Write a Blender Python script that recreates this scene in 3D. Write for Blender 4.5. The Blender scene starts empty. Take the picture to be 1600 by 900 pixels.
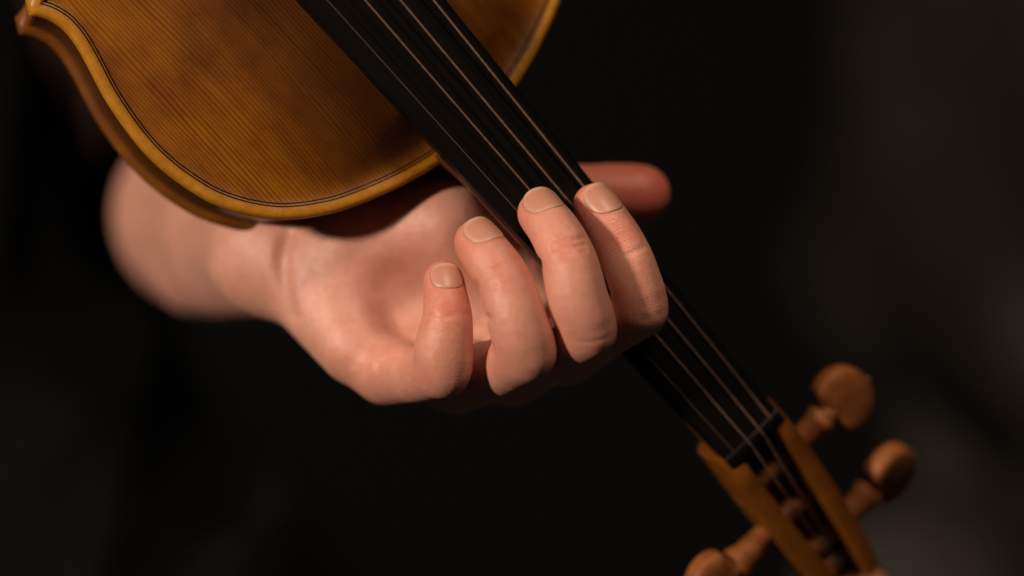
import bpy, math, random
import numpy as np
from mathutils import Matrix, Vector

random.seed(4); rng = np.random.default_rng(4)
scene = bpy.context.scene
C = scene.collection
MM = 0.001
H0 = 1150.0                      # height of the hand above the floor, mm
DC = 1218.473                    # camera distance, mm
FP = 6000.0                      # focal length in photo pixels (135 mm on 36 mm)

# ------------------------------------------------------------------ camera
cam_d = bpy.data.cameras.new('camera'); cam = bpy.data.objects.new('camera', cam_d); C.objects.link(cam)
cam.location = (0, -DC*MM, H0*MM); cam.rotation_euler = (math.radians(90), 0, 0)
cam_d.lens = 135; cam_d.sensor_width = 36; cam_d.clip_start = 0.05; cam_d.clip_end = 50
cam_d.dof.use_dof = True; cam_d.dof.focus_distance = (DC-22)*MM; cam_d.dof.aperture_fstop = 2.4
scene.camera = cam

# ------------------------------------------------------------------ world, lamps, exposure
world = bpy.data.worlds.new('World'); scene.world = world; world.use_nodes = True
bgn = world.node_tree.nodes['Background']
bgn.inputs[0].default_value = (1.0, 0.92, 0.80, 1); bgn.inputs[1].default_value = 0.012

def wpt(c):                       # place frame (x right, y up, z to the viewer; mm) -> world metres
    return Vector((c[0]*MM, -c[2]*MM, (c[1]+H0)*MM))

def area_lamp(name, pos, target, size, watts, col):
    l = bpy.data.lights.new(name, 'AREA'); l.shape = 'DISK'; l.size = size; l.energy = watts; l.color = col
    o = bpy.data.objects.new(name, l); C.objects.link(o)
    o.location = wpt(pos); d = wpt(target)-wpt(pos)
    o.rotation_euler = d.to_track_quat('-Z', 'Y').to_euler()
    return o
KEY_DIR = np.array([-0.72, 0.21, 0.66])
kp = KEY_DIR/np.linalg.norm(KEY_DIR)*1900
area_lamp('stage_lamp', kp, (0, 0, 0), 0.17, 32.5, (1.0, 0.775, 0.61))
area_lamp('room_lamp', (230, 1180, 930), (-20, 40, -60), 0.38, 11.0, (1.0, 0.74, 0.55))

vs = scene.view_settings
vs.view_transform = 'Standard'; vs.look = 'None'; vs.gamma = 1; vs.use_curve_mapping = False; vs.exposure = 0.0

# ------------------------------------------------------------------ helpers
def mesh_obj(name, verts, faces, mat, parent=None, smooth=True):
    me = bpy.data.meshes.new(name)
    me.from_pydata([tuple(map(float, v)) for v in verts], [], [tuple(map(int, f)) for f in faces])
    if smooth: me.polygons.foreach_set('use_smooth', [True]*len(me.polygons))
    me.update(); me.materials.append(mat)
    o = bpy.data.objects.new(name, me); C.objects.link(o)
    if parent: o.parent = parent
    return o

def quads_obj(name, verts, quads, mat, parent=None):          # fast path for big meshes
    me = bpy.data.meshes.new(name)
    n, m = len(verts), len(quads)
    me.vertices.add(n); me.vertices.foreach_set('co', np.asarray(verts, np.float32).ravel())
    me.loops.add(4*m); me.loops.foreach_set('vertex_index', np.asarray(quads, np.int32).ravel())
    me.polygons.add(m); me.polygons.foreach_set('loop_start', np.arange(0, 4*m, 4, dtype=np.int32))
    me.polygons.foreach_set('use_smooth', np.ones(m, bool))
    me.update(calc_edges=True); me.validate(); me.materials.append(mat)
    o = bpy.data.objects.new(name, me); C.objects.link(o)
    if parent: o.parent = parent
    return o

def attr(o, name, vals):
    a = o.data.attributes.new(name, 'FLOAT', 'POINT'); a.data.foreach_set('value', np.asarray(vals, np.float32))

def tag(o, label=None, cat=None, group=None, kind=None):
    if label: o['label'] = label
    if cat: o['category'] = cat
    if group: o['group'] = group
    if kind: o['kind'] = kind
    return o

def empty(name, loc=(0, 0, 0)):
    o = bpy.data.objects.new(name, None); o.empty_display_size = 0.02; C.objects.link(o); o.location = loc; return o

class NT:
    def __init__(s, name):
        s.m = bpy.data.materials.new(name); s.m.use_nodes = True
        s.t = s.m.node_tree; s.b = s.t.nodes['Principled BSDF']
    def n(s, typ, **kw):
        nd = s.t.nodes.new(typ)
        for k, v in kw.items():
            if k.startswith('i_'):
                key = k[2:]
                nd.inputs[int(key) if key.isdigit() else key.replace('_', ' ')].default_value = v
            else: setattr(nd, k, v)
        return nd
    def l(s, a, b): s.t.links.new(a, b)
    def set(s, **kw):
        for k, v in kw.items(): s.b.inputs[k.replace('_', ' ')].default_value = v
    def obj_coord(s, scale=(1, 1, 1)):
        tc = s.n('ShaderNodeTexCoord'); mp = s.n('ShaderNodeMapping'); mp.inputs['Scale'].default_value = scale
        s.l(tc.outputs['Object'], mp.inputs['Vector']); return mp.outputs['Vector']
    def noise(s, vec, scale, detail=3, rough=0.5, dist=0.0):
        nd = s.n('ShaderNodeTexNoise', i_Scale=scale, i_Detail=detail, i_Roughness=rough, i_Distortion=dist)
        s.l(vec, nd.inputs['Vector']); return nd.outputs['Fac']
    def ramp(s, fac, stops):
        r = s.n('ShaderNodeValToRGB'); e = r.color_ramp.elements
        while len(e) < len(stops): e.new(0.5)
        for el, (p, c) in zip(e, stops):
            el.position = p; el.color = (*c, 1) if len(c) == 3 else c
        s.l(fac, r.inputs['Fac']); return r.outputs['Color']
    def mix(s, fac, a, b, mode='MIX'):
        m = s.n('ShaderNodeMix', data_type='RGBA', blend_type=mode)
        for k, v in ((0, fac), (6, a), (7, b)):
            if hasattr(v, 'is_output'): s.l(v, m.inputs[k])
            elif k == 0: m.inputs[0].default_value = v
            else: m.inputs[k].default_value = (*v, 1)
        return m.outputs[2]
    def math(s, op, a, b=0.0):
        m = s.n('ShaderNodeMath', operation=op)
        for k, v in ((0, a), (1, b)):
            if hasattr(v, 'is_output'): s.l(v, m.inputs[k])
            else: m.inputs[k].default_value = v
        return m.outputs[0]
    def attr(s, name):
        return s.n('ShaderNodeAttribute', attribute_name=name).outputs['Fac']
    def bump(s, height, dist, strength=1.0, prev=None):
        b = s.n('ShaderNodeBump', i_Strength=strength, i_Distance=dist); s.l(height, b.inputs['Height'])
        if prev: s.l(prev, b.inputs['Normal'])
        return b.outputs['Normal']

def plain(name, col, rough=0.5, **kw):
    t = NT(name); t.set(Base_Color=(*col, 1), Roughness=rough, **kw); return t.m

# ------------------------------------------------------------------ materials
def varnish(name, stops, edge_col=None, grain='spruce', rough=0.42, coat=0.12):
    t = NT(name); v = t.obj_coord()
    if grain == 'spruce':
        # growth rings: fine dark lines along the violin's length, spacing drifting from side to side
        warp = t.noise(t.obj_coord((34, 3, 3)), 1.0, 4, .55)
        sx = t.n('ShaderNodeSeparateXYZ'); t.l(v, sx.inputs[0])
        ph = t.math('ADD', t.math('MULTIPLY', sx.outputs[0], 5600.0), t.math('MULTIPLY', warp, 52.0))
        lines = t.math('MULTIPLY_ADD', t.math('SINE', ph), 0.5); lines.node.inputs[2].default_value = 0.5
        lines = t.math('POWER', lines, 1.8)
        strength = t.ramp(t.noise(t.obj_coord((330, 12, 12)), 1.0, 4, .7), [(.30, (.28,)*3), (.68, (.95,)*3)])
        fibre = t.noise(t.obj_coord((2600, 60, 60)), 1.0, 2, .6)
        g = t.math('MULTIPLY', lines, t.math('MULTIPLY', strength, 1.0))
    else:
        fl = t.noise(t.obj_coord((25, 170, 25)), 1.0, 2, .5)
        fibre = t.noise(t.obj_coord((300, 40, 900)), 1.0, 2, .6)
        g = fl
    big = t.noise(v, 22.0, 3, .55)
    med = t.noise(t.obj_coord((1.5, .6, 1)), 120.0, 4, .65)
    tone = t.math('ADD', t.math('MULTIPLY', big, .68), t.math('MULTIPLY', med, .32))
    base = t.ramp(tone, stops)
    if grain == 'spruce':
        base = t.mix(t.math('MULTIPLY', g, .80), base, (.032, .0085, .0012))
    else:
        base = t.mix(t.math('MULTIPLY', g, .55), base, (.05, .014, .003))
    base = t.mix(t.math('MULTIPLY', fibre, .22), base, (.05, .016, .003))
    if edge_col:
        ed = t.attr('edge_d')
        wob = t.math('ADD', ed, t.math('MULTIPLY', t.noise(v, 90.0, 3), 1.4))
        mr = t.n('ShaderNodeMapRange', i_1=3.2, i_2=5.6, i_3=1.0, i_4=0.0); t.l(wob, mr.inputs[0])
        ec = t.mix(t.ramp(t.noise(v, 240.0, 5, .75), [(.35, (0, 0, 0)), (.68, (1, 1, 1))]), edge_col, tuple(c*.66 for c in edge_col))
        base = t.mix(t.math('MULTIPLY', mr.outputs[0], .92), base, ec)
        # fingerboard's soft shadow painted into the varnish colour, centred on its treble side
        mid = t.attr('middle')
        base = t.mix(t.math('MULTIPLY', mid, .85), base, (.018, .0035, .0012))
    t.l(base, t.b.inputs['Base Color'])
    t.set(Roughness=rough, Coat_Weight=coat, Coat_Roughness=.25); t.b.inputs['Specular IOR Level'].default_value = .22
    h = t.math('ADD', t.math('MULTIPLY', g, .6), t.math('MULTIPLY', t.noise(v, 900, 3), .6))
    t.l(t.bump(h, .00012, .6), t.b.inputs['Normal'])
    return t.m

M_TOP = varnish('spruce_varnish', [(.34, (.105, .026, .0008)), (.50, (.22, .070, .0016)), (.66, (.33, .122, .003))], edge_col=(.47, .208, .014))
M_MAPLE = varnish('maple_varnish', [(.3, (.10, .028, .003)), (.55, (.24, .080, .008)), (.7, (.32, .115, .012))], grain='maple')
M_RIB = varnish('rib_varnish', [(.3, (.035, .010, .002)), (.55, (.085, .028, .005)), (.7, (.13, .042, .007))], grain='maple', rough=.35)
M_NECK = varnish('neck_varnish', [(.3, (.10, .030, .008)), (.55, (.19, .065, .018)), (.7, (.25, .09, .025))], grain='maple', rough=.5, coat=.15)

def ebony():
    t = NT('ebony'); v = t.obj_coord((400, 14, 400))
    n = t.noise(v, 1.0, 4, .6)
    t.l(t.ramp(n, [(.3, (.0020, .0019, .0018)), (.7, (.0036, .0033, .003))]), t.b.inputs['Base Color'])
    t.set(Roughness=.46); t.b.inputs['Specular IOR Level'].default_value = .17
    t.l(t.bump(n, .00006, .5), t.b.inputs['Normal']); return t.m
M_EBONY = ebony()
M_PURF = plain('purfling_black', (.006, .0035, .002), .8); M_PURF.node_tree.nodes['Principled BSDF'].inputs['Specular IOR Level'].default_value = .08
def boxwood():
    t = NT('boxwood'); v = t.obj_coord((1, 1, 1))
    n = t.noise(v, 160, 4, .6)
    t.l(t.ramp(n, [(.3, (.19, .060, .014)), (.7, (.30, .105, .028))]), t.b.inputs['Base Color'])
    t.set(Roughness=.52); t.b.inputs['Specular IOR Level'].default_value = .35; return t.m
M_PEG = boxwood()
M_PIN = plain('peg_pin', (.22, .20, .18), .35, Metallic=.8)
def wound():
    t = NT('wound_string'); v = t.obj_coord()
    n = t.noise(v, 900, 2)
    t.l(t.ramp(n, [(.3, (.24, .15, .105)), (.7, (.40, .27, .20))]), t.b.inputs['Base Color'])
    t.set(Roughness=.5, Metallic=.75); return t.m
M_STR = wound()
M_GUT = plain('steel_string', (.27, .19, .15), .45, Metallic=.8)

def skin():
    t = NT('skin'); v = t.obj_coord()
    red = t.attr('red')
    mott = t.noise(v, 130, 4, .6); mot2 = t.noise(v, 420, 3, .6)
    pale = t.ramp(mott, [(.30, (.62, .33, .245)), (.66, (.71, .40, .31))])
    r2 = t.math('ADD', red, t.math('MULTIPLY', t.math('SUBTRACT', mot2, .5), .5))
    cl = t.n('ShaderNodeClamp'); t.l(r2, cl.inputs[0])
    col = t.mix(cl.outputs[0], pale, (.64, .165, .105))
    # small freckles and spots
    sp = t.noise(v, 900, 2, .5)
    spm = t.ramp(sp, [(.70, (0, 0, 0)), (.78, (1, 1, 1))])
    col = t.mix(t.math('MULTIPLY', spm, .25), col, (.42, .16, .10))
    t.l(col, t.b.inputs['Base Color'])
    t.set(Subsurface_Weight=.55, Subsurface_Scale=.0015, Subsurface_Radius=(1.0, .36, .22))
    t.b.inputs['Specular IOR Level'].default_value = .5
    rr = t.ramp(t.noise(v, 300, 3), [(.3, (.32,)*3), (.7, (.48,)*3)]); t.l(rr, t.b.inputs['Roughness'])
    # fine lines that run round the fingers, gathered at the knuckles, and the skin's cross-hatched pores
    ax = t.attr('axial'); kn = t.attr('knuckle')
    ph = t.math('ADD', t.math('MULTIPLY', ax, 2.6), t.math('MULTIPLY', t.noise(v, 110, 2), 4.0))
    ln = t.math('POWER', t.math('ABSOLUTE', t.math('SINE', ph)), .45)
    b1 = t.bump(t.math('MULTIPLY', ln, kn), .00024, .5)
    vor = t.n('ShaderNodeTexVoronoi', i_Scale=1500.0, feature='DISTANCE_TO_EDGE'); t.l(v, vor.inputs['Vector'])
    pore = t.math('ADD', t.math('MULTIPLY', vor.outputs['Distance'], 1.0), t.math('MULTIPLY', t.noise(v, 1700, 3, .6), .6))
    b2 = t.bump(pore, .00022, .6, b1)
    b3 = t.bump(t.noise(v, 260, 4, .6), .0006, .36, b2)
    t.l(b3, t.b.inputs['Normal'])
    return t.m
M_SKIN = skin()
def nailmat():
    t = NT('fingernail'); v = t.obj_coord()
    c = t.ramp(t.attr('nail_v'), [(.0, (.62, .35, .265)), (.2, (.56, .29, .21)), (.82, (.53, .26, .185)), (.94, (.64, .37, .28)), (1, (.66, .41, .31))])
    c = t.mix(t.math('MULTIPLY', t.noise(v, 400, 2), .25), c, (.52, .24, .17))
    c = t.mix(t.ramp(t.attr('nail_r'), [(.80, (0, 0, 0)), (.93, (.30, .30, .30))]), c, (.74, .48, .37))
    t.l(c, t.b.inputs['Base Color'])
    t.set(Roughness=.40, Subsurface_Weight=.5, Subsurface_Scale=.0012, Subsurface_Radius=(1, .4, .25))
    t.l(t.bump(t.noise(v, 700, 2), .0001, .4), t.b.inputs['Normal']); return t.m
M_NAIL = nailmat()
def cloth(name, a, b, rough=.9):
    t = NT(name); v = t.obj_coord()
    t.l(t.ramp(t.noise(v, 40, 3), [(.3, a), (.7, b)]), t.b.inputs['Base Color'])
    t.set(Roughness=rough); t.b.inputs['Specular IOR Level'].default_value = .15
    t.l(t.bump(t.noise(v, 1400, 2), .0004, .5), t.b.inputs['Normal']); return t.m
M_SHIRT = cloth('black_cloth', (.0024, .0025, .0023), (.0042, .0044, .0041))
M_SLEEVE = cloth('dark_brown_cloth', (.022, .0115, .0085), (.034, .018, .013))
M_GREY = cloth('dark_grey_cloth', (.031, .029, .0265), (.041, .038, .035))
M_WALL = cloth('dark_wall', (.0068, .0076, .0072), (.0092, .0103, .0097))

# ------------------------------------------------------------------ setting
wz = 2400.
def wallbox():
    x0, x1, y0, y1 = -3.0, 3.0, wz*MM, wz*MM+.1
    vs_ = [(x, y, z) for z in (0, 3.2) for y in (y0, y1) for x in (x0, x1)]
    f = [(0, 1, 3, 2), (4, 6, 7, 5), (0, 4, 5, 1), (2, 3, 7, 6), (0, 2, 6, 4), (1, 5, 7, 3)]
    o = mesh_obj('wall', vs_, f, M_WALL, smooth=False); tag(o, kind='structure')
wallbox()

# ------------------------------------------------------------------ violin (own frame: x to treble side, y to the scroll, z out of the belly; mm)
RV = np.array([[-0.7041306967, 0.6768719281, 0.2145794838], [-0.6724850698, -0.7326958804, 0.1045015681], [0.2279556818, -0.0707187372, 0.9710999266]])
TV = np.array([-11.4005837, 48.8571131, 0.0])
PLACE = Matrix(((1, 0, 0, 0), (0, 0, -1, 0), (0, 1, 0, H0*MM), (0, 0, 0, 1)))
vm = Matrix([[*RV[i], TV[i]*MM] for i in range(3)]+[[0, 0, 0, 1]])
violin = empty('violin'); violin.matrix_world = PLACE @ vm
tag(violin, 'golden brown violin with black fingerboard, held scroll downwards by the hand', 'violin')

def catmull(P, n=12, closed=False):
    P = np.asarray(P, float); out = []
    N = len(P)
    for i in range(N if closed else N-1):
        if closed: p0, p1, p2, p3 = P[(i-1) % N], P[i], P[(i+1) % N], P[(i+2) % N]
        else: p0, p1, p2, p3 = P[max(i-1, 0)], P[i], P[i+1], P[min(i+2, N-1)]
        for k in range(n):
            s = k/n
            out.append(.5*((2*p1)+(-p0+p2)*s+(2*p0-5*p1+4*p2-p3)*s*s+(-p0+3*p1-3*p2+p3)*s**3))
    if not closed: out.append(P[-1])
    return np.array(out)

# right half of the outline (treble side), top edge to bottom, in smooth runs between the corners
upper = catmull([(0, .6), (8, .2), (14.4, -.9), (20.0, -1.9), (30.0, -4.4), (39.5, -7.6), (48.6, -11.3), (55.0, -14.9), (61, -19.0), (66.8, -24.2), (73.0, -32.2), (77.8, -41.4), (80.6, -51.4), (82.0, -60.2), (82.2, -69.2), (81.2, -79.0), (79.5, -88.4), (77.1, -97.0), (75.1, -105.0), (74.6, -112.0), (76.2, -117.6), (79.4, -121.9)], 10)
cb = catmull([(76.6, -126.6), (71.5, -127.6), (66, -131), (60.5, -140), (57, -152), (55.4, -166), (56, -182), (59.5, -200), (66, -214), (75, -223), (84.5, -227.5)], 10)
low = catmull([(86.8, -233.4), (85.5, -238), (88, -246), (94, -258), (99.5, -272), (101.5, -288), (99, -308), (90, -328), (72, -343), (48, -352), (22, -355.5), (0, -356)], 10)
half = np.vstack([upper, cb, low])
def resample(P, step):
    seg = np.hypot(*np.diff(P, axis=0).T); s = np.r_[0, np.cumsum(seg)]
    n = int(s[-1]/step); q = np.linspace(0, s[-1], n)
    return np.stack([np.interp(q, s, P[:, 0]), np.interp(q, s, P[:, 1])], 1)
half = np.vstack([resample(upper, 1.3), resample(cb, 1.3), resample(low, 1.5)])
outline = np.vstack([half, (half*[-1, 1])[-2:0:-1]])
NO = len(outline)
dense = np.vstack([outline+(np.roll(outline, -1, 0)-outline)*s for s in (0, .5)])
def edge_dist(Q):
    out = np.empty(len(Q))
    for i in range(0, len(Q), 2000):
        q = Q[i:i+2000]
        out[i:i+2000] = np.sqrt(((q[:, None]-dense[None])**2).sum(2).min(1))
    return out
spine = np.stack([np.zeros(NO), np.clip(outline[:, 1]*0.94-10, -332, -24)], 1)
def ring_at(d):
    lo = np.zeros(NO); hi = np.full(NO, .6)
    for _ in range(11):
        mid = (lo+hi)/2; P = outline+(spine-outline)*mid[:, None]
        e = edge_dist(P); lo = np.where(e < d, mid, lo); hi = np.where(e < d, hi, mid)
    return outline+(spine-outline)*((lo+hi)/2)[:, None]
DR = [0.35, 1.0, 1.8, 2.8, 3.8, 4.25, 4.75, 5.2, 6.0, 7.5, 9.5]
RINGS = {d: ring_at(d) for d in DR}
EZ = {0: -2.0, .35: -.85, 1.0: -.18, 1.8: .05, 2.8: 0.0, 3.8: -.22, 4.25: -.34, 4.75: -.46, 5.2: -.56, 6.0: -.70, 7.5: -.78, 9.5: -.55}
def arch_h(y):
    return 15.2*np.clip(1-((y+185)/200)**2*.42, .35, 1)
def plate(name, mat, zf, parent):
    verts = []; rings = []; ed = []
    def add(P, z, e):
        rings.append(len(verts)); verts.extend(np.column_stack([P, z]).tolist()); ed.extend(list(np.broadcast_to(e, NO)))
    # underside, outermost line, upper edge, channel, arch
    add(RINGS[2.8], np.full(NO, -4.0), 0); add(RINGS[1.0], np.full(NO, -3.75), 0); add(RINGS[.35], np.full(NO, -3.15), 0)
    add(outline, np.full(NO, -2.0), 0)
    for d in DR: add(RINGS[d], np.full(NO, EZ[d]), d)
    base = RINGS[9.5]
    for k in range(1, 27):
        s = k/26.; P = base+(spine-base)*s
        g = .5-.5*math.cos(math.pi*s**.92)
        g = .75*g+.25*s
        add(P, -.55+arch_h(spine[:, 1])*g, 9.5+s*40)
    verts = np.array(verts)
    quads = []
    idx = np.arange(NO); nx = (idx+1) % NO
    for a, b in zip(rings[:-1], rings[1:]):
        quads.append(np.column_stack([a+idx, a+nx, b+nx, b+idx]))
    q = np.vstack(quads)
    x, y = verts[:, 0], verts[:, 1]
    zz = zf(verts[:, 2])
    if zz[0] > zz[NO*10]: q = q[:, ::-1]
    o = quads_obj(name, np.column_stack([x, y, zz])*MM, q[:, ::-1], mat, parent)
    attr(o, 'edge_d', ed)
    m = np.exp(-(np.abs(x-13)/36.)**3)*np.clip((y+150)/120, .25, 1)*np.clip((np.array(ed)-3.5)/6, 0, 1)  # mask for the painted fingerboard shadow, stronger towards the neck
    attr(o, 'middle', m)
    return o
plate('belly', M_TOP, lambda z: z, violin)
plate('back_plate', M_MAPLE, lambda z: -38-z, violin)
def ribbon(name, P0, P1, z0, z1, mat, parent):
    v = np.vstack([np.column_stack([P0, np.broadcast_to(z0, NO)]), np.column_stack([P1, np.broadcast_to(z1, NO)])])
    i = np.arange(NO); n = (i+1) % NO
    return v, np.column_stack([i, n, NO+n, NO+i])
v1, q1 = ribbon('', RINGS[3.8], RINGS[4.25], EZ[3.8]+.03, EZ[4.25]+.03, None, None)
v2, q2 = ribbon('', RINGS[4.75], RINGS[5.2], EZ[4.75]+.03, EZ[5.2]+.03, None, None)
quads_obj('purfling', np.vstack([v1, v2])*MM, np.vstack([q1, q2+len(v1)])[:, ::-1], M_PURF, violin)
# ribs, with a slightly proud lining of wood towards both plates left out of sight
v, q = ribbon('', RINGS[2.8], RINGS[2.8], -3.95, -34.05, None, None)
quads_obj('ribs', v*MM, q[:, ::-1], M_RIB, violin)

def loft(secs):                       # list of equal-length closed sections -> verts, faces with end caps
    n = len(secs[0]); v = np.vstack(secs); f = []
    for a in range(len(secs)-1):
        for i in range(n):
            j = (i+1) % n
            f.append((a*n+i, a*n+j, (a+1)*n+j, (a+1)*n+i))
    f.append(tuple(range(n-1, -1, -1))); f.append(tuple((len(secs)-1)*n+i for i in range(n)))
    return v, f
def fix(o):                           # consistent outward normals
    import bmesh
    bm = bmesh.new(); bm.from_mesh(o.data); bmesh.ops.recalc_face_normals(bm, faces=bm.faces); bm.to_mesh(o.data); bm.free()
    return o
def sharp(o, ang=40):
    import bmesh
    bm = bmesh.new(); bm.from_mesh(o.data)
    for e in bm.edges:
        if len(e.link_faces) == 2 and e.calc_face_angle(0) > math.radians(ang): e.smooth = False
    bm.to_mesh(o.data); bm.free(); return o

SL = .138
def zc(Y): return SL*(130-Y)                                   # crest of the fingerboard
def fw(Y): return 23.6+(130-Y)*.0662                            # its width
def board_sec(Y):
    w = fw(Y)/2; p = []
    for k in range(17):
        x = -w+.5+(2*w-1)*k/16; p.append((x, Y, zc(Y)-x*x/84))
    ze = zc(Y)-w*w/84
    p += [(w-.1, Y, ze-.35), (w, Y, ze-1), (w, Y, ze-4.6), (-w, Y, ze-4.6), (-w, Y, ze-1), (-w+.1, Y, ze-.35)]
    return np.array(p)
v, f = loft([board_sec(y) for y in np.linspace(130, -140, 28)])
sharp(fix(mesh_obj('fingerboard', v*MM, f, M_EBONY, violin)), 50)
# neck: D section under the board, swelling into the heel
def neck_sec(Y):
    w = fw(Y)/2-.05; zt = zc(Y)-(fw(Y)/2)**2/84-4.55
    dep = 12.5+max(0, (130-Y))*.015
    s = max(0., 1-(Y-(-1))/22.) if Y < 21 else 0.
    dep += (s**2)*30; e = 1.0
    p = []
    for k in range(25):
        a = math.pi*k/24
        p.append((w*math.copysign(abs(math.cos(a))**.8, math.cos(a))*(1-.28*s*math.sin(a)), Y, zt-dep*math.sin(a)**.9))
    return np.array(p)
v, f = loft([neck_sec(y) for y in [131, 120, 100, 80, 60, 45, 35, 28, 21, 17, 13, 9, 6, 3, .5, -1.6, -4]])
sharp(fix(mesh_obj('neck', v*MM, f, M_NECK, violin)), 60)
# nut
def nut_sec(Y, dz):
    w = 11.9; p = []
    for k in range(11):
        x = -w+2*w*k/10; p.append((x, Y, zc(130)-x*x/84+dz))
    p += [(w, Y, -7.5), (-w, Y, -7.5)]
    return np.array(p)
v, f = loft([nut_sec(130.05, -.02), nut_sec(130.4, .28), nut_sec(131.5, .32), nut_sec(133.5, -.2), nut_sec(135.2, -1.6)])
sharp(fix(mesh_obj('nut', v*MM, f, M_EBONY, violin)), 50)

# pegbox frame: origin at the nut, t along the box (bent back), depth below
AL = math.radians(25)
PB0 = np.array([0, 133.5, -1.5])
PT = np.array([0, math.cos(AL), -math.sin(AL)]); PD = np.array([0, -math.sin(AL), -math.cos(AL)])
def pb(x, t, d): return PB0+np.array([x, 0, 0])+PT*t+PD*d
def pbw(t): return 12.6-3.9*min(t, 74)/74.+1.3*math.sin(math.pi*min(max(t, 0), 74)/74.)                      # half width
def cheek(s):
    secs = []
    for t in np.linspace(-2.5, 74, 14):
        w = pbw(t)+.8; th = 6.4; lift = .9*math.sin(math.pi*min(max(t, 0)/74, 1))
        dep = 19-5*max(t, 0)/74
        top = 0-lift+(3.2*max(0, -t)/2.5)
        pts = [(w-th, top+1.0), (w-th+.4, top+.35), (w-th+1.1, top), (w-1.3, top), (w-.4, top+.4), (w, top+1.3), (w+.9, dep*.45), (w+.2, dep-3), (w-2, dep), (w-th, dep)]
        secs.append(np.array([pb(s*a, t, b) for a, b in pts]))
    v, f = loft(secs)
    return sharp(fix(mesh_obj('pegbox_cheek', v*MM, f, M_MAPLE, violin)), 45)
cheek(1); cheek(-1)
secs = []
for t in np.linspace(-1, 74, 6):
    w = pbw(t)-4.9; dep = 19-5*max(t, 0)/74
    secs.append(np.array([pb(a, t, b) for a, b in [(-w, dep-5.2), (w, dep-5.2), (w, dep+.2), (0, dep+1.2), (-w, dep+.2)]]))
v, f = loft(secs); sharp(fix(mesh_obj('pegbox_floor', v*MM, f, M_RIB, violin)), 45)
# scroll: a spiral of shrinking section
def scroll():
    secs = []; cx, cd = 87., 9.5
    for k in range(0, 76):
        u = k/75.; a = math.radians(-10)+u*math.radians(610); R = 15.5*(1-u)**.8+2.6
        half = 8.6+4.2*u; th = 6.2*(1-u)+2.6
        ct, cdp = cx-R*math.cos(a), cd-R*math.sin(a)*1.0
        nr = np.array([-math.cos(a), -math.sin(a)])
        pts = []
        for (pa, pr) in [(-half, -th/2), (-half+.6, th/2-.4), (-half*.5, th/2-.9), (0, th/2+.1), (half*.5, th/2-.9), (half-.6, th/2-.4), (half, -th/2)]:
            pts.append(pb(pa, ct+nr[0]*pr, cdp+nr[1]*pr))
        secs.append(np.array(pts))
    v, f = loft(secs)
    return sharp(fix(mesh_obj('scroll', v*MM, f, M_MAPLE, violin)), 45)
scroll()

def tube(path, r, n=8):
    path = np.asarray(path, float); secs = []
    rr = np.broadcast_to(r, len(path))
    up = np.array([.13, .31, .94])
    for i, p in enumerate(path):
        t = path[min(i+1, len(path)-1)]-path[max(i-1, 0)]; t = t/np.linalg.norm(t)
        u = np.cross(t, up); u /= np.linalg.norm(u); w = np.cross(u, t)
        secs.append(np.array([p+rr[i]*(math.cos(2*math.pi*k/n)*u+math.sin(2*math.pi*k/n)*w) for k in range(n)]))
    return loft(secs)

# pegs: (side, t along the box, roll)
def lathe_x(prof, n=20, sq=None):
    secs = []
    for x, r in prof:
        secs.append(np.array([(x, r*math.cos(2*math.pi*k/n), r*math.sin(2*math.pi*k/n)) for k in range(n)]))
    return loft(secs)
def peg(side, t, roll, tip, ext=0.):
    w = pbw(t)+ext; origin = pb(0, t, 8.6)
    ex = np.array([side, 0, 0.]); ey = PT*math.cos(roll)+PD*math.sin(roll); ez = np.cross(ex, ey)
    def place(v):
        return (np.outer(v[:, 0], ex)+np.outer(v[:, 1], ey)+np.outer(v[:, 2], ez)+origin)*MM
    v, f = lathe_x([(-w+ext-tip, 2.6), (-w+ext-tip+.5, 3.0), (w, 4.0), (w+9.0, 4.5), (w+9.4, 4.9), (w+9.9, 5.1), (w+10.5, 4.9), (w+10.9, 5.1), (w+11.6, 5.6), (w+12.2, 5.6), (w+12.8, 5.0), (w+13.2, 4.4), (w+14.0, 4.2), (w+16.5, 4.0)], 24)
    sh = sharp(fix(mesh_obj('peg', place(v), f, M_PEG, violin)), 50)
    # thumb piece: a flat rounded heart, thicker at the rim
    x0 = w+13.6; secs = []
    for k in range(13):
        u = k/12.; zz = -1+2*u                                # across the thickness
        half_t = 4.2; sc = (1-.22*abs(zz)**5) if k not in (0, 12) else .70
        pts = []
        for j in range(36):
            a = 2*math.pi*j/36
            hx = 8.6+10.2*math.cos(a)
            hy = 11.6*math.copysign(abs(math.sin(a))**.85, math.sin(a))*(1-.06*math.cos(a))
            hx = max(hx, 1.2)
            dish = 1-.16*math.exp(-((hx-9.5)**2+hy**2)/40)
            pts.append((x0+9.4+(hx-9.4)*sc, hy*sc, zz*half_t*dish))
        secs.append(np.array(pts))
    v, f = loft(secs)
    sharp(fix(mesh_obj('thumb_piece', place(v), f, M_PEG, sh)), 60)
    v, f = lathe_x([(x0+18.0, 1.1), (x0+19.4, 1.2), (x0+20.2, .7)], 12)
    v = v + np.array([0, 1.5, 0])
    fix(mesh_obj('pin', place(v), f, M_PIN, sh))
peg(-1, 17, 0.0, 1.6); peg(-1, 51, 0.45, 1.4); peg(1, 33.5, 0.1, 1.5, 3.0); peg(1, 60, .7, 1.5)

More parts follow.
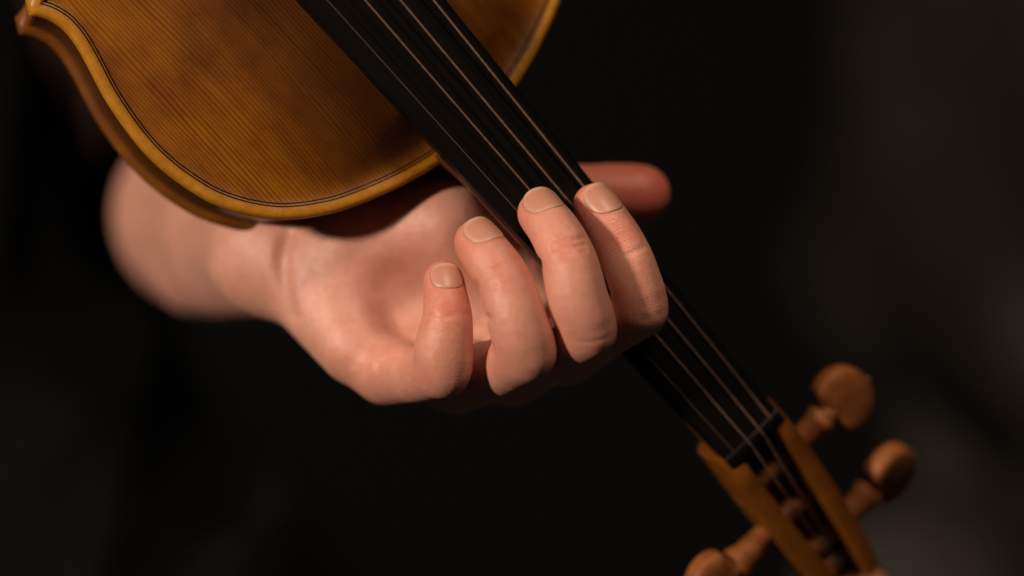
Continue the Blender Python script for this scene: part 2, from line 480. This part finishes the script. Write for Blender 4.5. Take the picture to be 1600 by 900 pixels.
# strings
def str_pt(x0, Y):
    s = (130-Y)/328.
    return np.array([x0*(1+s*1.03), Y, -1.5+SL*(130-Y)+s*4.5+2-(x0/8.25)**2*1.2])
pegt = {8.25: 33.5, 2.75: 60, -2.75: 51, -8.25: 17}
for x0, r, m in ((8.25, .14, M_GUT), (2.75, .31, M_STR), (-2.75, .35, M_STR), (-8.25, .38, M_STR)):
    path = [str_pt(x0, y) for y in (-198, -150, -100, -60, -20, 20, 60, 90, 110, 128)]
    path += [str_pt(x0, 131.2)+[0, 0, .04], str_pt(x0, 133)+[0, 0, -.25]]
    path.append(pb(x0*.55, pegt[x0]-.5, 8.6-3.6)); path.append(pb(x0*.5, pegt[x0]+3.2, 8.6))
    v, f = tube(path, r, 8); fix(mesh_obj('string', v*MM, f, m, violin))
    # the windings round the peg
    hel = [pb(x0*.5+(k/40.)*2.6*math.copysign(1, -x0), pegt[x0]+3.9*math.cos(k*.55), 8.6+3.9*math.sin(k*.55)) for k in range(40)]
    v, f = tube(hel, r, 6); fix(mesh_obj('string_winding', v*MM, f, m, violin))
# bridge and tailpiece (above the picture, where the strings end)
def slab(name, poly, y0, y1, mat, parent):
    v, f = loft([np.array([(x, y0, z) for x, z in poly]), np.array([(x, y1, z) for x, z in poly])])
    return sharp(fix(mesh_obj(name, v*MM, f, mat, parent)), 30)
slab('bridge', [(-21, 14), (-14, 14.4), (-11, 19), (0, 20), (11, 19), (14, 14.4), (21, 14), (20, 19), (16, 27), (20, 35), (19, 46.5), (9, 49.4), (0, 50), (-9, 49.4), (-19, 46.5), (-20, 35), (-16, 27), (-20, 19)], -201, -197, M_NECK, violin)
secs = []
for k in range(9):
    u = k/8.; y = -252-u*108; w = 21-10*u; z = 38-24*u
    secs.append(np.array([(-w, y, z-3), (w, y, z-3), (w, y, z), (w*.5, y, z+3.2), (0, y, z+4.2), (-w*.5, y, z+3.2), (-w, y, z)]))
v, f = loft(secs); fix(mesh_obj('tailpiece', v*MM, f, M_EBONY, violin))
for x0 in (8.25, 2.75, -2.75, -8.25):
    a = str_pt(x0, -198)
    v, f = tube([a, (a+np.array([x0*1.5, -256, 41.5]))/2, np.array([x0*1.5, -256, 41.5])], .36, 6)
    fix(mesh_obj('string_tail', v*MM, f, M_STR, violin))

# ------------------------------------------------------------------ the hand: a smooth field of tapering bones and pads, meshed by surface nets
def P(px, py, z):
    k = (DC-z)/FP
    return np.array([(px-800)*k, (450-py)*k, float(z)])
def nrm(a): return a/np.linalg.norm(a)
def cap(p, a, b, r1, r2, flat=None, fs=1.0):
    ba = b-a; pa = p-a
    h = np.clip(pa@ba/(ba@ba), 0, 1)
    q = pa-h[:, None]*ba
    if flat is not None: q = q+np.outer(q@flat, flat)*(fs-1)
    return np.sqrt((q*q).sum(1))-(r1+(r2-r1)*h)
def smin(a, b, k):
    h = np.maximum(k-np.abs(a-b), 0)/k
    return np.minimum(a, b)-h*h*k*.25
def ell(p, c, r, ax):
    q = (p-c)@np.array(ax).T/np.array(r)
    k0 = np.sqrt((q*q).sum(1)); k1 = np.sqrt(((q/np.array(r))**2).sum(1))+1e-9
    return k0*(k0-1)/k1

Wp = P(455, 367, -42)
MCP = {'pinky': P(606, 578, -5), 'ring': P(712, 590, -7), 'middle': P(800, 578, -12), 'index': P(885, 545, -16)}
hax = nrm(MCP['middle']-Wp)
pn = np.cross(MCP['index']-Wp, MCP['pinky']-Wp); pn = nrm(pn if pn[2] > 0 else -pn)
hax = nrm(hax-pn*(hax@pn)); rad = np.cross(pn, hax)
if rad[0] < 0: rad = -rad
FING = {   # px, py, depth, radius (mm)
 'pinky': [(*MCP['pinky'], 10.4), (*P(652, 585, 11), 9.0), (*P(689, 573, 25), 8.9), (*P(693, 545, 28), 8.9), (*P(699, 498, 29.5), 7.55), (*P(696, 462, 27.5), 6.5), (*P(693, 438, 25), 6.1)],
 'ring': [(*MCP['ring'], 11.0), (*P(774, 578, 14), 9.4), (*P(818, 549, 30), 9.3), (*P(809, 506, 34.5), 9.1), (*P(789, 443, 34), 8.3), (*P(764, 404, 30.5), 7.8), (*P(745, 378, 26), 7.0)],
 'middle': [(*MCP['middle'], 11.2), (*P(862, 550, 11), 9.5), (*P(913, 514, 29), 9.1), (*P(902, 465, 34), 9.2), (*P(889, 408, 34), 8.5), (*P(867, 362, 29), 7.7), (*P(844, 333, 21.5), 7.1)],
 'index': [(*MCP['index'], 11.0), (*P(948, 512, 2), 9.2), (*P(998, 481, 17), 8.4), (*P(988, 428, 20), 8.1), (*P(970, 385, 17.5), 7.8), (*P(947, 347, 14.5), 7.3), (*P(929, 320, 11.5), 6.7)],
}
FING = {k: [(np.array(q[:3]), q[3]) for q in v] for k, v in FING.items()}
def spline_chain(ch, n=4):
    A = np.array([np.r_[c, r] for c, r in ch]); q = catmull(A, n)
    return [(k[:3], k[3]) for k in q]
CMC = Wp+rad*17+hax*17+pn*6
THUMB = [(CMC, 15.), (P(690, 312, -40), 14.), (P(790, 312, -39), 11.8), (P(880, 307, -35), 10.2), (P(915, 303, -33.5), 9.2), (P(960, 302, -32), 9.5), (P(1002, 303, -31), 9.4)]

SFING = {k: spline_chain(v) for k, v in FING.items()}
STHUMB = spline_chain(THUMB)
class Nail: pass
NAILS = []
for nm, wf, ln, tw in (('pinky', .77, 8.8, .28), ('ring', .77, 10.6, -.02), ('middle', .77, 11.2, .15), ('index', .77, 11.8, .14)):
    ch = FING[nm]; N = Nail(); N.name = nm
    a = nrm(ch[-1][0]-ch[-3][0]); side = nrm(np.cross(ch[4][0]-ch[2][0], ch[2][0]-ch[0][0]))
    d = nrm(np.cross(a, side));
    if d[2] < 0: d = -d
    side = np.cross(d, a)
    d, side = math.cos(tw)*d+math.sin(tw)*side, math.cos(tw)*side-math.sin(tw)*d
    rt = ch[-1][1]; N.a, N.d, N.s = a, d, side
    N.w = (ch[-2][1]*.5+rt*.5)*wf; N.l = ln/2
    N.c = ch[-1][0]+a*(rt-2.7-N.l); N.rt = rt; N.drop = 1.5
    NAILS.append(N)
# shallow folds: (polyline, depth, width)
def on(c, n, h): return c+n*h
FOLD_PX = [      # (points in photo pixels, depth, width)
 ([(450, 366), (441, 400), (443, 440), (455, 490)], 1.7, 2.6),
 ([(590, 571), (604, 564), (622, 556), (646, 540)], 1.2, 1.3),
 ([(741, 501), (752, 499), (764, 497)], 1.0, 1.3),
 ([(560, 376), (600, 385), (628, 405), (646, 436)], .35, 1.6), ([(636, 435), (648, 460), (643, 490)], 3.0, 11.0),
 ([(866, 379), (890, 376), (914, 371)], .75, .75), ([(864, 388), (890, 387), (916, 382)], .85, .75), ([(880, 397), (917, 392)], .6, .7),
 ([(668, 493), (700, 495), (734, 489)], .40, .9), ([(982, 397), (1006, 386)], .5, .8), ([(777, 418), (812, 404)], .35, .9),
 ([(905, 534), (935, 533), (955, 525)], .16, .9), ([(1006, 498), (1036, 488)], .16, .9),
]
FOLDS = [(np.array([P(846, 410, 34), P(846, 413, 26), P(856, 414, 20)]), 1.0, 1.7), (np.array([P(746, 447, 36), P(748, 449, 30), P(756, 450, 24)]), .8, 1.8)]
def make_folds():
    for pl, dep, wd in FOLD_PX:
        out = []
        for x, y in pl:
            dr = nrm(np.array([(x-800)/FP, (450-y)/FP, -1.])); q = np.array([[0, 0, DC]])+dr*(DC-70)
            for _ in range(120):
                e = hand_sdf(q, False)[0]; q = q+dr*e*.8
                if q[0, 2] < -120: break
            if q[0, 2] > -110: out.append(q[0].copy())
        if len(out) > 1: FOLDS.append((np.array(out), dep, wd))
def polydist(p, pl):
    d = None
    for a, b in zip(pl[:-1], pl[1:]):
        e = cap(p, a, b, 0, 0); d = e if d is None else np.minimum(d, e)
    return d
def finger_sdf(p, ch, k=2.2):
    d = None
    for (a, ra), (b, rb) in zip(ch[:-1], ch[1:]):
        e = cap(p, a, b, ra, rb); d = e if d is None else smin(d, e, k)
    return d
def hand_sdf(p, detail=True):
    W = Wp
    d = None
    bases = {'pinky': -13, 'ring': -5, 'middle': 3, 'index': 12}
    for nm, off in bases.items():
        b0 = W+rad*off+hax*14
        e = cap(p, b0, MCP[nm], 12.5, 10.4); d = e if d is None else smin(d, e, 7)
    # heel, hypothenar pad, thenar, web of the thumb, fleshy webs at the finger bases
    e = cap(p, W-rad*15+hax*13+pn*4, MCP['pinky']-hax*14+pn*1.5, 13.5, 11.0); d = smin(d, e, 8)
    d = smin(d, finger_sdf(p, THUMB[:3], 4), 9)
    e = cap(p, P(560, 380, -22), P(695, 356, -16), 15.5, 13.5); d = smin(d, e, 20)
    e = cap(p, P(695, 352, -15), P(806, 428, -22), 13, 9); d = smin(d, e, 9)
    e = cap(p, P(790, 380, -33), P(868, 505, -20), 8.5, 9); d = smin(d, e, 8)
    for a, b in (('pinky', 'ring'), ('ring', 'middle'), ('middle', 'index')):
        A = FING[a]; B = FING[b]
        e = cap(p, A[0][0]*.62+A[1][0]*.38+pn*1.0, B[0][0]*.62+B[1][0]*.38+pn*1.0, 7.2, 7.2); d = smin(d, e, 5)
    # wrist and forearm
    f = cap(p, W-rad*11, W+rad*10, 19.0, 17.0)
    f = smin(f, cap(p, W-rad*9, np.array([-94, 17., -115]), 19.5, 25), 10)
    f = smin(f, cap(p, W+rad*9, np.array([-90, 24., -115]), 17, 25), 10)
    f = smin(f, cap(p, P(432, 438, -54), P(310, 422, -150), 11, 16), 8)
    f = smin(f, cap(p, np.array([-92, 22., -112]), np.array([-111, 27., -190]), 26.5, 33), 10)
    f = smin(f, cap(p, np.array([-111, 27., -190]), np.array([-110, 34., -246]), 33, 33), 10)
    f = smin(f, cap(p, np.array([-110, 38., -250]), np.array([-118, 110., -300]), 32, 35), 14)
    d = smin(d, f, 8)
    fg = np.full(len(p), 60.)
    for nm in FING: fg = np.minimum(fg, one_finger(p, nm))
    fg = np.minimum(fg, culled(p, STHUMB[8:], 16))
    d = smin(d, fg, 4.5)
    if detail:
        for pl, dep, wd in FOLDS:
            pl = np.array(pl); m = ((p > pl.min(0)-2.2*wd-3) & (p < pl.max(0)+2.2*wd+3)).all(1)
            if m.any(): d[m] += dep*np.exp(-(polydist(p[m], pl)/wd)**2)
        for N in NAILS:
            m = (((p-N.c)**2).sum(1) < 15**2)
            if not m.any(): continue
            q = p[m]-N.c; u = (q@N.s)/N.w; v = (q@N.a)/N.l; w = q@N.d
            s = (np.abs(u)**2.8+np.abs(v)**2.8)**(1/2.8)
            k = 1/(1+np.exp((s-1.02)*26))*np.clip((w+1)/2, 0, 1)*np.clip((N.height(u, v)+3.2-w)/1.5, 0, 1)
            d[m] = d[m]*(1-k)+(w-N.height(u, v)+.20)*k
    return d
def culled(p, ch, pad):
    A = np.array([c for c, r in ch]); lo = A.min(0)-pad-10; hi = A.max(0)+pad+10
    m = ((p > lo) & (p < hi)).all(1); d = np.full(len(p), 60.)
    if m.any():
        q = p[m]; e = None
        for (a, ra), (b, rb) in zip(ch[:-1], ch[1:]):
            t = cap(q, a, b, ra, rb); e = t if e is None else smin(e, t, .8)
        d[m] = e
    return d
def one_finger(p, nm):
    ch = FING[nm]; e = culled(p, SFING[nm], 12)
    ax1 = nrm(ch[2][0]-ch[1][0]); ax2 = nrm(ch[2][0]-ch[3][0]); out = nrm(ax1+ax2)
    kb = np.sqrt((((p-(ch[2][0]+out*3.2)))**2).sum(1))-(ch[2][1]-1.9)      # bony point of the middle knuckle
    return smin(e, kb, 3)
def nail_setup():
    for N in NAILS:
        def hit(v):
            q = (N.c+N.a*N.l*v+N.d*18)[None]
            for _ in range(80): q = q-N.d*one_finger(q, N.name)[:, None]*.9
            return float((q[0]-N.c)@N.d)
        hp, hc = hit(-1.05), hit(-.1)
        y0, y1, y2 = hp-.26, hc-.02, hc-.02-N.drop            # at v = -1, 0, 1
        N.q = ((y2+y0)/2-y1, (y2-y0)/2, y1); R = N.rt*1.0
        def height(u, v, q=N.q, R=R, w=N.w):
            return q[0]*v*v+q[1]*v+q[2]-(R-np.sqrt(np.maximum(R*R-(np.clip(u, -1.3, 1.3)*w)**2, .04)))
        N.height = height
nail_setup(); make_folds()

def surface_nets(f, xs, ys, zs, blk=5):
    nx, ny, nz = len(xs), len(ys), len(zs)
    D = np.full((nx, ny, nz), 50., np.float32)
    ci, cj, ck = (np.unique(np.r_[np.arange(0, n, blk), n-1]) for n in (nx, ny, nz))
    G = np.stack(np.meshgrid(xs[ci], ys[cj], zs[ck], indexing='ij'), -1)
    cd = f(G.reshape(-1, 3), False).reshape(G.shape[:3])
    for a in range(len(ci)-1):
        for b in range(len(cj)-1):
            sub = cd[a:a+2, b:b+2]
            for c in range(len(ck)-1):
                diag = math.dist((xs[ci[a]], ys[cj[b]], zs[ck[c]]), (xs[ci[a+1]], ys[cj[b+1]], zs[ck[c+1]]))
                m = sub[:, :, c:c+2]
                if abs(m).min() < diag*.75+3:
                    D[ci[a]:ci[a+1]+1, cj[b]:cj[b+1]+1, ck[c]:ck[c+1]+1] = np.nan
                elif m.max() < 0: D[ci[a]:ci[a+1]+1, cj[b]:cj[b+1]+1, ck[c]:ck[c+1]+1] = np.where(np.isnan(D[ci[a]:ci[a+1]+1, cj[b]:cj[b+1]+1, ck[c]:ck[c+1]+1]), np.nan, -50.)
    I = np.argwhere(np.isnan(D))
    pts = np.stack([xs[I[:, 0]], ys[I[:, 1]], zs[I[:, 2]]], 1)
    val = np.concatenate([f(pts[i:i+200000], True) for i in range(0, len(pts), 200000)])
    D[I[:, 0], I[:, 1], I[:, 2]] = val
    S = D < 0
    cnt = np.zeros((nx-1, ny-1, nz-1), np.int8)
    for i in (0, 1):
        for j in (0, 1):
            for k in (0, 1): cnt += S[i:nx-1+i, j:ny-1+j, k:nz-1+k]
    cells = np.argwhere((cnt > 0) & (cnt < 8))
    vid = np.full(cnt.shape, -1, np.int64); vid[cells[:, 0], cells[:, 1], cells[:, 2]] = np.arange(len(cells))
    acc = np.zeros((len(cells), 3)); num = np.zeros(len(cells))
    ax = (xs, ys, zs)
    corners = [(i, j, k) for i in (0, 1) for j in (0, 1) for k in (0, 1)]
    for c0 in corners:
        for a in range(3):
            if c0[a]: continue
            c1 = list(c0); c1[a] = 1
            i0 = cells+np.array(c0); i1 = cells+np.array(c1)
            d0 = D[i0[:, 0], i0[:, 1], i0[:, 2]].astype(float); d1 = D[i1[:, 0], i1[:, 1], i1[:, 2]].astype(float)
            m = (d0 < 0) != (d1 < 0); t = np.where(m, d0/np.where(m, d0-d1, 1), 0)
            for b in range(3):
                p0 = ax[b][i0[:, b]]; p1 = ax[b][i1[:, b]]
                acc[:, b] += np.where(m, p0+(p1-p0)*t, 0)
            num += m
    V = acc/num[:, None]
    quads = []
    for a in range(3):
        b, c = (a+1) % 3, (a+2) % 3
        lo = [slice(None)]*3; hi = [slice(None)]*3
        lo[a] = slice(0, -1); hi[a] = slice(1, None)
        E = np.argwhere(S[tuple(lo)] != S[tuple(hi)])
        E = E[(E[:, b] > 0) & (E[:, c] > 0) & (E[:, b] < D.shape[b]-1) & (E[:, c] < D.shape[c]-1)]
        s0 = S[E[:, 0], E[:, 1], E[:, 2]]
        def cell(db, dc):
            q = E.copy(); q[:, b] -= db; q[:, c] -= dc; return vid[q[:, 0], q[:, 1], q[:, 2]]
        Q = np.stack([cell(1, 1), cell(0, 1), cell(0, 0), cell(1, 0)], 1)
        quads.append(np.where(s0[:, None], Q, Q[:, ::-1]))
    return V, np.vstack(quads)
def grad(f, p, e=.15):
    g = np.stack([f(p+np.eye(3)[i]*e, True)-f(p-np.eye(3)[i]*e, True) for i in range(3)], 1)/(2*e)
    return g
def project(f, V, it=2):
    for _ in range(it):
        g = grad(f, V); d = f(V, True); n2 = (g*g).sum(1)+1e-6
        V = V-np.clip(d/n2, -.6, .6)[:, None]*g
    return V

person = empty('person', wpt((-330, -H0+5, -330)))
tag(person, "violinist's bare left arm and hand pressing the strings, in black clothes", 'person')
def under(o, parent):                  # parent without moving
    o.parent = parent; o.matrix_parent_inverse = Matrix.Translation(-Vector(parent.location)) if parent.type == 'EMPTY' else Matrix.Identity(4)
    return o
def to_world(V): return np.column_stack([V[:, 0], -V[:, 2], V[:, 1]+H0])*MM

xs = np.arange(-175, 64, .85); ys = np.arange(-46, 156, .85)
zs = np.r_[np.arange(-350, -70, 2.4), np.arange(-70, 48, .8)]
V, Q = surface_nets(hand_sdf, xs, ys, zs)
V = project(hand_sdf, V)
arm = quads_obj('arm', to_world(V), Q[:, ::-1], M_SKIN); under(arm, person)
# where the skin is flushed, and where it wrinkles
red = np.zeros(len(V)); axial = np.zeros(len(V)); knuck = np.zeros(len(V)); best = np.full(len(V), 1e9)
red += .10
for nm, ch in list(FING.items())+[('thumb', THUMB)]:
    s = 0.
    for (a, ra), (b, rb) in zip(ch[:-1], ch[1:]):
        ba = b-a; L = np.linalg.norm(ba); h = np.clip((V-a)@ba/(ba@ba), 0, 1)
        dd = np.sqrt((((V-a)-h[:, None]*ba)**2).sum(1))-(ra+(rb-ra)*h)
        m = dd < best; best = np.where(m, dd, best); axial = np.where(m, s+h*L, axial); s += L
    pts = [(ch[-1][0], 8., .48), (ch[4][0] if nm != 'thumb' else ch[4][0], 7., .30), (ch[2][0], 9., .36)]
    if nm == 'thumb': pts = [(ch[-1][0], 20., .95)]
    for c, sg, am in pts: red += am*np.exp(-((V-c)**2).sum(1)/(2*sg*sg))
    if nm != 'thumb':
        out = nrm(nrm(ch[2][0]-ch[1][0])+nrm(ch[2][0]-ch[3][0]))
        knuck += .45*np.exp(-((V-(ch[2][0]+out*6))**2).sum(1)/(2*6.5**2))
        dj = ch[4][0]*.62+ch[5][0]*.38+np.array([1., 0, 8.]); g = np.exp(-((V-dj)**2).sum(1)/(2*4.0**2))
        knuck += .8*g; red += .28*g
red += .35*np.exp(-((V-P(452, 430, -22))**2).sum(1)/(2*7.**2))+.22*np.exp(-((V-P(560, 590, 6))**2).sum(1)/(2*14.**2))
attr(arm, 'red', np.clip(red, 0, 1)); attr(arm, 'axial', axial); attr(arm, 'knuckle', np.clip(knuck+.10, 0, 1))

# fingernails, laid on the finger ends
def nail_mesh(N):
    pts = []; vv = []; rings = 14; nth = 48
    rows = [(0, 0.)]
    uv = [(0., 0.)]
    for r in range(1, rings+1):
        for k in range(nth):
            a = 2*math.pi*k/nth; c, s = math.cos(a), math.sin(a)
            e = 1/(abs(c)**2.7+abs(s)**2.7)**(1/2.7)
            uv.append((c*e*r/rings, s*e*r/rings))
    uv = np.array(uv)
    base = N.c+np.outer(uv[:, 0]*N.w, N.s)+np.outer(uv[:, 1]*N.l, N.a)
    p = base+np.outer(N.height(uv[:, 0], uv[:, 1]), N.d)
    rr = (np.abs(uv[:, 0])**2.7+np.abs(uv[:, 1])**2.7)**(1/2.7)
    h = .0-.22*np.clip((rr-.85)/.15, 0, 1)**2*(uv[:, 1] < .5)
    h += .16*np.clip((uv[:, 1]-.75)/.25, 0, 1)
    p = p+np.outer(h, N.d)
    f = [(0, 1+k, 1+(k+1) % nth) for k in range(nth)]
    for r in range(rings-1):
        for k in range(nth):
            j = (k+1) % nth; a = 1+r*nth; b = a+nth
            f.append((a+k, b+k, b+j, a+j))
    o = mesh_obj('fingernail', to_world(p), f, M_NAIL)
    o.parent = arm
    o.matrix_parent_inverse = Matrix.Translation(-Vector(person.location))
    o.matrix_parent_inverse = Matrix.Identity(4)
    attr(o, 'nail_v', (uv[:, 1]+1)/2); attr(o, 'nail_r', rr)
    so = o.modifiers.new('thickness', 'SOLIDIFY'); so.thickness = .0004; so.offset = -1
    return o
for N in NAILS: nail_mesh(N)

# ------------------------------------------------------------------ clothes
def fold_noise(p, sc, seed):
    r = np.random.default_rng(seed); out = np.zeros(len(p))
    for k in range(5):
        w = r.normal(size=3); w[1] *= .35; w = w/np.linalg.norm(w)
        ph = r.uniform(0, 6.28); q = p@w*sc*(.7+.5*k)+ph+1.3*np.sin(p@r.normal(size=3)*sc*.5)
        out += (1-np.abs(np.sin(q)))**2/(1+.5*k)
    return out
def sleeve_sdf(p, detail=True):
    a = np.array([-112, 72., -285]); b = np.array([-190, 260., -345])
    d = cap(p, a, b, 56, 66)
    d = np.maximum(d, -cap(p, a-(b-a)*.3, b, 51, 61))
    c = nrm(b-a); d = np.maximum(d, -((p-a)@c+4))
    if detail: d = d-1.8*(fold_noise(p, .05, 3)-.8)
    return d
def cloth_obj(name, f, box, step, mat, parent=None):
    xs, ys, zs = (np.arange(a, b, step) for a, b in box)
    V, Q = surface_nets(f, xs, ys, zs, 4)
    o = quads_obj(name, to_world(V), Q[:, ::-1], mat)
    if parent: under(o, parent)
    return o
cloth_obj('sleeve', sleeve_sdf, ((-290, -30), (-20, 340), (-440, -190)), 3.2, M_SLEEVE, person)
def shirt_sdf(p, detail=True):
    d = cap(p, np.array([-330, 190., -520]), np.array([-300, -330., -470]), 150, 175)
    d = smin(d, cap(p, np.array([-330, 190., -520]), np.array([-240, 200., -400]), 90, 62), 60)
    d = smin(d, cap(p, np.array([-240, -110., -440]), np.array([-150, -200., -400]), 125, 115), 50)
    if detail: d = d-15*(fold_noise(p, .021, 8)-.8)
    return d
cloth_obj('shirt', shirt_sdf, ((-530, -20), (-420, 380), (-760, -220)), 7., M_SHIRT, person)
def trousers_sdf(p, detail=True):
    d = cap(p, np.array([-300, -420., -440]), np.array([40, -330., -180]), 110, 85)
    d = smin(d, cap(p, np.array([-330, -420., -500]), np.array([-420, -340., -150]), 110, 85), 40)
    d = smin(d, cap(p, np.array([40, -330., -180]), np.array([30, -760., -200]), 85, 62), 30)
    d = smin(d, cap(p, np.array([-420, -340., -150]), np.array([-430, -760., -170]), 85, 62), 30)
    if detail: d = d-7*(fold_noise(p, .02, 12)-.8)
    return d
cloth_obj('trousers', trousers_sdf, ((-560, 170), (-850, -200), (-640, -10)), 8., M_SHIRT, person)

def jacket_sdf(p, detail=True):
    d = cap(p, P(1435, -60, -780), P(1445, 400, -760), 54, 60)
    d = smin(d, cap(p, P(1445, 400, -760), P(1670, 640, -640), 58, 46), 30)
    d = smin(d, cap(p, P(1720, -100, -860), P(1740, 900, -860), 105, 120), 40)
    d = smin(d, cap(p, P(1700, 930, -760), P(1440, 960, -560), 62, 58), 20)
    if detail: d = d-3*(fold_noise(p, .022, 21)-.8)
    return d
jk = cloth_obj('jacket', jacket_sdf, ((80, 520), (-330, 300), (-1000, -440)), 7., M_GREY)
tag(jk, 'blurred dark grey clothing of someone in the background, right of the thumb', 'clothing')
